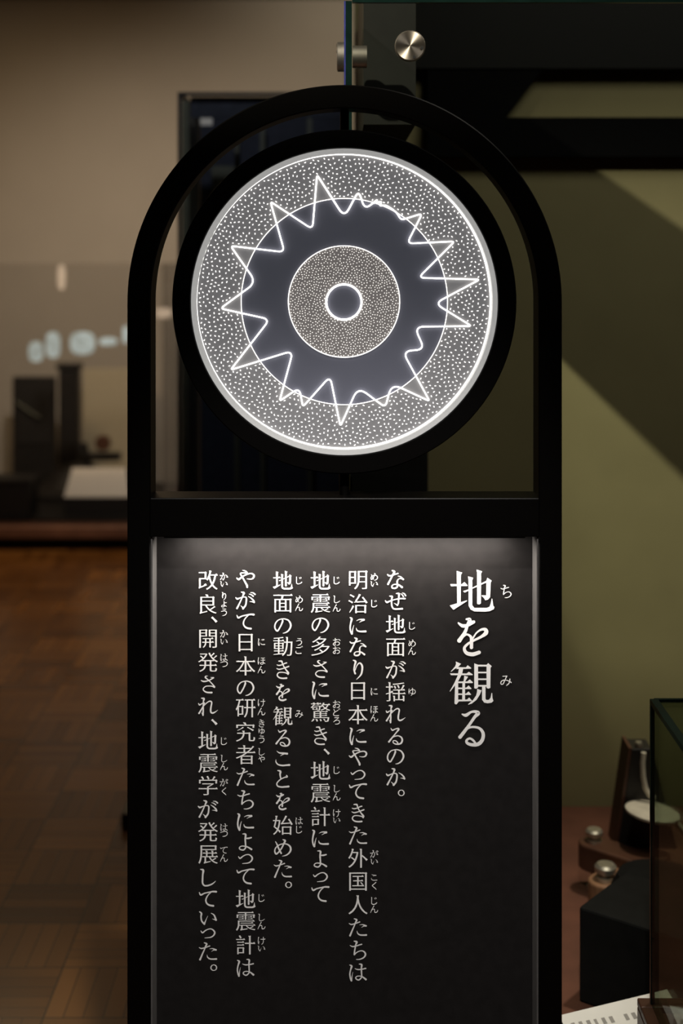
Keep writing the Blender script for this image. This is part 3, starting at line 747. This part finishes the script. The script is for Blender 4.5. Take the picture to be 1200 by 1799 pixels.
def screw(c, s):
    m = Matrix.Translation(c)
    bm = bmesh.new(); lathe(bm, [(0, 0), (.019*s, 0), (.019*s, .006*s), (.012*s, .008*s), (.012*s, .012*s), (.021*s, .016*s), (.0215*s, .026*s), (.017*s, .031*s), (0, .033*s)], 28, m)
    part('levelling_screw', bm, 'brass', inst, smooth=True)
    bm = bmesh.new(); h = c.z-ZD-.0008; lathe(bm, [(0, -h), (.014, -h), (.014, -h+.01), (.007, -h+.012), (.007, -.02), (0, -.02)], 20, m)
    part('screw_foot', bm, 'brass', inst, smooth=True)
screw(Vector((pA.x, .78, zt)), .78); screw(Vector((pB.x, .66, pB.z)), .95)
bm = bmesh.new()
prism(bm, [P(1084, 1492, YI), P(1110, 1316, YI), P(1146, 1316, YI), P(1190, 1492, YI)], (0, .06, 0))
part('tapered_post', bm, 'iron', inst, bevel=.002)
bm = bmesh.new()
prism(bm, [P(1080, 1492, YI-.004), P(1105, 1314, YI-.004), P(1110, 1314, YI-.004), P(1085, 1492, YI-.004)], (0, .07, 0))
part('post_edging', bm, 'darkwood', inst)
bm = bmesh.new(); lathe(bm, [(0, .014), (.006, .012), (.008, .006), (.006, 0), (.004, -.008), (0, -.008)], 20, Matrix.Translation(P(1122, 1314, YI+.01)))
part('knob', bm, 'brass', inst, smooth=True)
bm = bmesh.new()
tube(bm, [P(x, y, YI-.02) for x, y in ((1131, 1322), (1129, 1340), (1130, 1365), (1134, 1385), (1142, 1398), (1150, 1402))], .005, 8)
part('hook', bm, 'ivory', inst, smooth=True)
bm = bmesh.new(); lathe(bm, [(0, .007), (.044, .006), (.052, .002), (.052, -.002), (.044, -.006), (0, -.007)], 40, Matrix.Translation(P(1146, 1427, YI-.05)) @ Matrix.Rotation(.12, 4, 'Y'))
part('pale_disc', bm, 'ivory', inst, smooth=True)
bm = bmesh.new()
tube(bm, [P(x, y, YI-.06) for x, y in ((1172, 1448), (1182, 1440), (1192, 1450), (1206, 1466))], .006, 8)
part('wire_arm', bm, 'ivory', inst, smooth=True)
# a round dark weight behind the block
bm = bmesh.new(); lathe(bm, [(0, .0), (.075, 0), (.083, .02), (.083, .10), (.070, .125), (.035, .136), (0, .138)], 48, Matrix.Translation((W(1155, .56), .56, ZD+.0008)))
tag(build('round_weight', bm, 'block', smooth=True), 'dark domed round weight behind the black block', 'weight')

# caption card on its wedge
cc = thing('caption_card', 'white printed caption card lying at the bottom edge beside the black block', 'card', (.42, .2, ZD))
tl, tr = P(982, 1784, .165), P(1172, 1738, .235)
dv = Vector((.03, -.055, -.030)); dv = Vector((.012, -.028, -.017))
bl, br = tl+dv, tr+dv*2.6
nrm = (tr-tl).cross(bl-tl).normalized(); nrm = nrm if nrm.z > 0 else -nrm
bm = bmesh.new(); prism(bm, [tl, tr, br, bl], nrm*-.002); part('card_sheet', bm, 'paper', cc)
bm = bmesh.new()
foot = [Vector((p.x, p.y, ZD+.0005)) for p in (tl, tr, br, bl)]
tp = [p-nrm*.0025 for p in (tl, tr, br, bl)]
a = [bm.verts.new(p) for p in foot]; b = [bm.verts.new(p) for p in tp]
bm.faces.new(a[::-1]); bm.faces.new(b)
for i in range(4): bm.faces.new([a[i], a[(i+1) % 4], b[(i+1) % 4], b[i]])
part('card_stand', bm, 'plinth', cc)
bm = bmesh.new()
u = (tr-tl); v = (br+bl-tl-tr)/2
for s in range(14):
    f = .06+s*.066
    for r in range(2):
        if RND.random() < .2: continue
        o_ = tl+u*f+v*(.34+.3*r)*(.7+.6*f)+nrm*.0004; ww = RND.uniform(.02, .045)
        bm.faces.new([bm.verts.new(p) for p in (o_, o_+u*ww, o_+u*ww+v*.16, o_+v*.16)])
part('print', bm, 'greyink', cc, label='grey lines of small print')

# ------------------------------------------------------------------ small glass case, lower right, before the showcase
YK, YN = .06, -.46
sx = W(1143, YK); st = H(1228, YK); sb = H(1762, YK)
small = thing('tabletop_case', 'small glass case with dark edges on a wooden base at the right edge', 'display case', (sx+.3, -.2, 0))
sxr = sx+.6
part('pedestal', B((sx+.03, sxr-.03, YN+.03, YK-.03, 0, sb-.05)), 'plinth', small)
part('wooden_base', B((W(1123, YK), sxr+.015, YN-.015, YK+.015, sb-.05, sb-.012), (W(1123, YK), sxr+.015, YK-.012, YK+.015, sb-.012, sb), (W(1123, YK), sx+.012, YN-.015, YK-.0121, sb-.012, sb)), 'darkwood', small, bevel=.002)
part('inner_floor', B((sx+.013, sxr, YN, YK-.013, sb-.0118, sb-.008)), 'deck', small)
t = .005
part('back_pane', B((sx+t, sxr-t, YK-t, YK, sb, st-t)), 'smallglass', small)
part('side_pane', B((sx, sx+t, YN, YK-t, sb, st-t)), 'smallglass', small)
part('top_pane', B((sx+t, sxr-t, YN, YK-t, st-t, st)), 'smallglass', small)
e = .0050
part('edge_seal', B((sx-.001, sx+e, YK-e, YK+.001, sb, st)), 'edge', small)
part('edge_seal', B((sx+e, sxr, YK-e, YK+.001, st-e, st+.001)), 'edge', small)
part('edge_seal', B((sx-.001, sx+.010, YN, YK-e, st-.007, st+.001)), 'edge', small)

# ------------------------------------------------------------------ tall dark case behind the sign
YC = 2.0
tall = thing('tall_case', 'tall narrow dark glass case with black edges standing in shade behind the sign', 'display case', (W(450, YC), YC+.3, 0))
tx0, tx1, tz = W(312, YC), .025, H(168, YC)
part('foot', B((W(213, YC-.30), tx1, YC-.30, YC+.6, .0, .035)), 'plinth', tall)
part('plinth', B((tx0+.01, tx1-.01, YC+.01, YC+.55, .035, .22)), 'plinth', tall)
part('back_board', B((tx0+.035, tx1, YC+.30, YC+.33, .22, tz-.02)), 'navy', tall)
part('inner_header', B((tx0+.034, tx1-.003, YC+.02, YC+.035, tz-.06, tz-.001)), 'navy', tall)
part('front_pane', B((tx0+.011, tx1, YC, YC+.008, .22, tz-.012)), 'glass', tall)
part('edge_post', B((tx0, tx0+.010, YC-.001, YC+.012, .22, tz)), 'rubber', tall)
part('edge_post', B((tx0, tx0+.010, YC+.50, YC+.512, .22, tz)), 'rubber', tall)
part('top_edge', B((tx0, tx1, YC-.001, YC+.012, tz+.0005, tz+.010), (tx0, tx1, YC+.50, YC+.512, tz+.0005, tz+.010), (tx0, tx0+.012, YC+.0121, YC+.4999, tz+.0005, tz+.010)), 'rubber', tall)
part('side_pane', B((tx0+.011, tx0+.030, YC+.013, YC+.5, .22, tz-.012)), 'greyglass', tall, label='grey green glass side')
for pxx in (412, 457, 540):
    part('inner_post', B((W(pxx, YC+.2), W(pxx+8, YC+.2), YC+.2, YC+.22, .22, tz-.02)), 'greyglass', tall)
part('inner_panel', B((W(372, YC+.28), W(436, YC+.28), YC+.27, YC+.299, H(356, YC+.28), H(292, YC+.28))), 'greyglass', tall)
tag(build('caption_tag', B((W(352, YC+.2), W(373, YC+.2), YC+.2, YC+.205, H(220, YC+.2), H(199, YC+.2))), 'card'), 'small square white tag high in the tall dark case', 'tag')

# ------------------------------------------------------------------ the far case on the left
YA = 5.1
far = thing('low_case', 'long low glass case with a reddish wood ledge before the beige wall', 'display case', (-1.9, 5.6, 0))
fz = H(926, YA); fx0, fx1 = -3.2, W(298, YA)
part('plinth', B((fx0+.05, fx1-.05, YA+.10, 6.45, 0, fz-.058)), 'plinth', far)
part('ledge', B((fx0, fx1, YA, 6.45, fz-.058, fz)), 'shelfwood', far, bevel=.006)
part('front_pane', B((fx0+.03, fx1-.03, YA+.05, YA+.06, fz, H(463, YA+.05))), 'farglass', far)
part('side_pane', B((fx1-.042, fx1-.031, YA+.061, 6.4, fz, H(463, YA+.05))), 'farglass', far)
part('lining', B((fx0+.1, fx1-.1, YA+.14, 6.40, fz+.0005, fz+.012)), 'iron', far, label='black cloth over the floor of the case')
zf = fz+.0125
YQ = 5.9
seis = thing('antique_machine', 'dark old machine with a tall pillar in the far glass case', 'instrument', (W(135, YQ), YQ, zf))
bm = bmesh.new()
lathe(bm, [(0, 0), (.34, 0), (.34, .03), (.22, .05), (.17, .09), (.12, .15), (.075, .2), (.06, .3), (0, .3)], 40, Matrix.Translation((W(135, YQ), YQ, zf)) @ Matrix.Diagonal((1, .6, 1, 1)))
part('base', bm, 'iron', seis, smooth=True)
part('pillar', B((W(106, YQ), W(140, YQ), YQ-.05, YQ+.05, zf+.2, H(648, YQ))), 'iron', seis, bevel=.008)
part('pillar_cap', B((W(102, YQ), W(143, YQ), YQ-.06, YQ+.06, H(648, YQ)+.0005, H(638, YQ))), 'iron', seis, bevel=.004)
part('side_beam', B((W(145, YQ), W(212, YQ), YQ-.04, YQ+.04, H(808, YQ), H(795, YQ))), 'iron', seis, bevel=.003)
bm = bmesh.new(); lathe(bm, [(0, -.03), (.04, -.03), (.045, 0), (.04, .03), (0, .03)], 28, Matrix.Translation((W(181, YQ), YQ, H(778, YQ))) @ ROTX)
part('small_wheel', bm, 'darkwood', seis, smooth=True)
YR = 6.1
pan = thing('dark_board', 'dark framed board standing left of the pillar in the far case', 'board', (W(60, YR), YR, zf))
part('board', B((W(22, YR), W(97, YR), YR, YR+.04, zf, H(662, YR))), 'iron', pan, bevel=.004)
part('picture', B((W(30, YR), W(90, YR), YR-.006, YR-.0005, H(780, YR), H(672, YR))), 'plinth', pan)
bm = bmesh.new()
tube(bm, [P(x, y, YR-.016) for x, y in ((28, 706), (45, 718), (60, 728), (70, 734))], .010, 8)
part('pale_rod', bm, 'greyglass', pan, smooth=True)
cr = thing('backing_board', 'cream board standing behind the machine in the far case', 'board', (W(185, 6.3), 6.3, zf))
part('sheet', B((W(146, 6.3), W(262, 6.3), 6.3, 6.33, zf, H(648, 6.3))), 'cream', cr, bevel=.004)
part('foot', B((W(150, 6.3), W(258, 6.3), 6.24, 6.299, zf, zf+.03)), 'iron', cr)
YT = 5.35
tbk = thing('reading_stand', 'black stand with a slanted cream caption board at the front of the far case', 'stand', (W(170, YT), YT, zf))
bm = bmesh.new(); hl, hh = H(873, YT)-.004, H(822, YT+.35)-.004
xs0, xs1 = W(113, YT), W(228, YT)
f4 = [(xs0, YT, zf), (xs0, YT, hl), (xs0+.02, YT+.34, hh), (xs0+.02, YT+.34, zf)]
prism(bm, f4, (xs1-xs0, 0, 0)); part('wedge', bm, 'plinth', tbk)
bm = bmesh.new()
prism(bm, [Vector((xs0, YT-.004, hl+.001)), Vector((xs1, YT-.004, hl+.001)), Vector((W(222, YT+.34), YT+.33, hh+.001)), Vector((W(128, YT+.34), YT+.33, hh+.001))], (0, -.001, .006))
part('caption_sheet', bm, 'card', tbk)
bk = thing('dark_box', 'low dark box at the left front of the far case', 'box', (W(10, 5.3), 5.36, zf))
part('body', B((W(-40, 5.3), W(55, 5.3), 5.25, 5.47, zf, H(838, 5.5))), 'plinth', bk, bevel=.005)
part('lid', B((W(-42, 5.3), W(57, 5.3), 5.245, 5.475, H(838, 5.5)+.0005, H(830, 5.5))), 'iron', bk, bevel=.003)
# reflections in the far case's front glass, painted as thin pale shapes
for x, y, rx, ry, lab in ((63, 618, 13, 18, 'pale blue oval painted reflection lowest and leftmost on the far case glass'), (93, 606, 13, 23, 'pale blue tapered painted reflection second from left on the far glass'),
                     (145, 603, 22, 20, 'largest pale blue painted reflection on the far glass above the pillar'), (190, 600, 16, 7, 'flat pale blue painted reflection right of the largest one on the glass'),
                     (221, 588, 6, 16, 'narrow pale blue painted reflection on the glass touching the sign post'), (287, 550, 15, 9, 'faint pale painted reflection seen through the gap beside the round emblem'),
                     (108, 487, 7, 22, 'tall faint streak of painted reflection at the top of the far case glass')):
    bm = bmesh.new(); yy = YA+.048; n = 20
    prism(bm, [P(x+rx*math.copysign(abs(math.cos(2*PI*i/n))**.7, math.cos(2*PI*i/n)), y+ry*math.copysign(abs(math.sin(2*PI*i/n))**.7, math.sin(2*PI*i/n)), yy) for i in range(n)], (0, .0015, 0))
    tag(build('painted_reflection', bm, 'faint' if 'faint' in lab else 'frosted'), lab, 'mark', 'painted reflections on the far glass case')
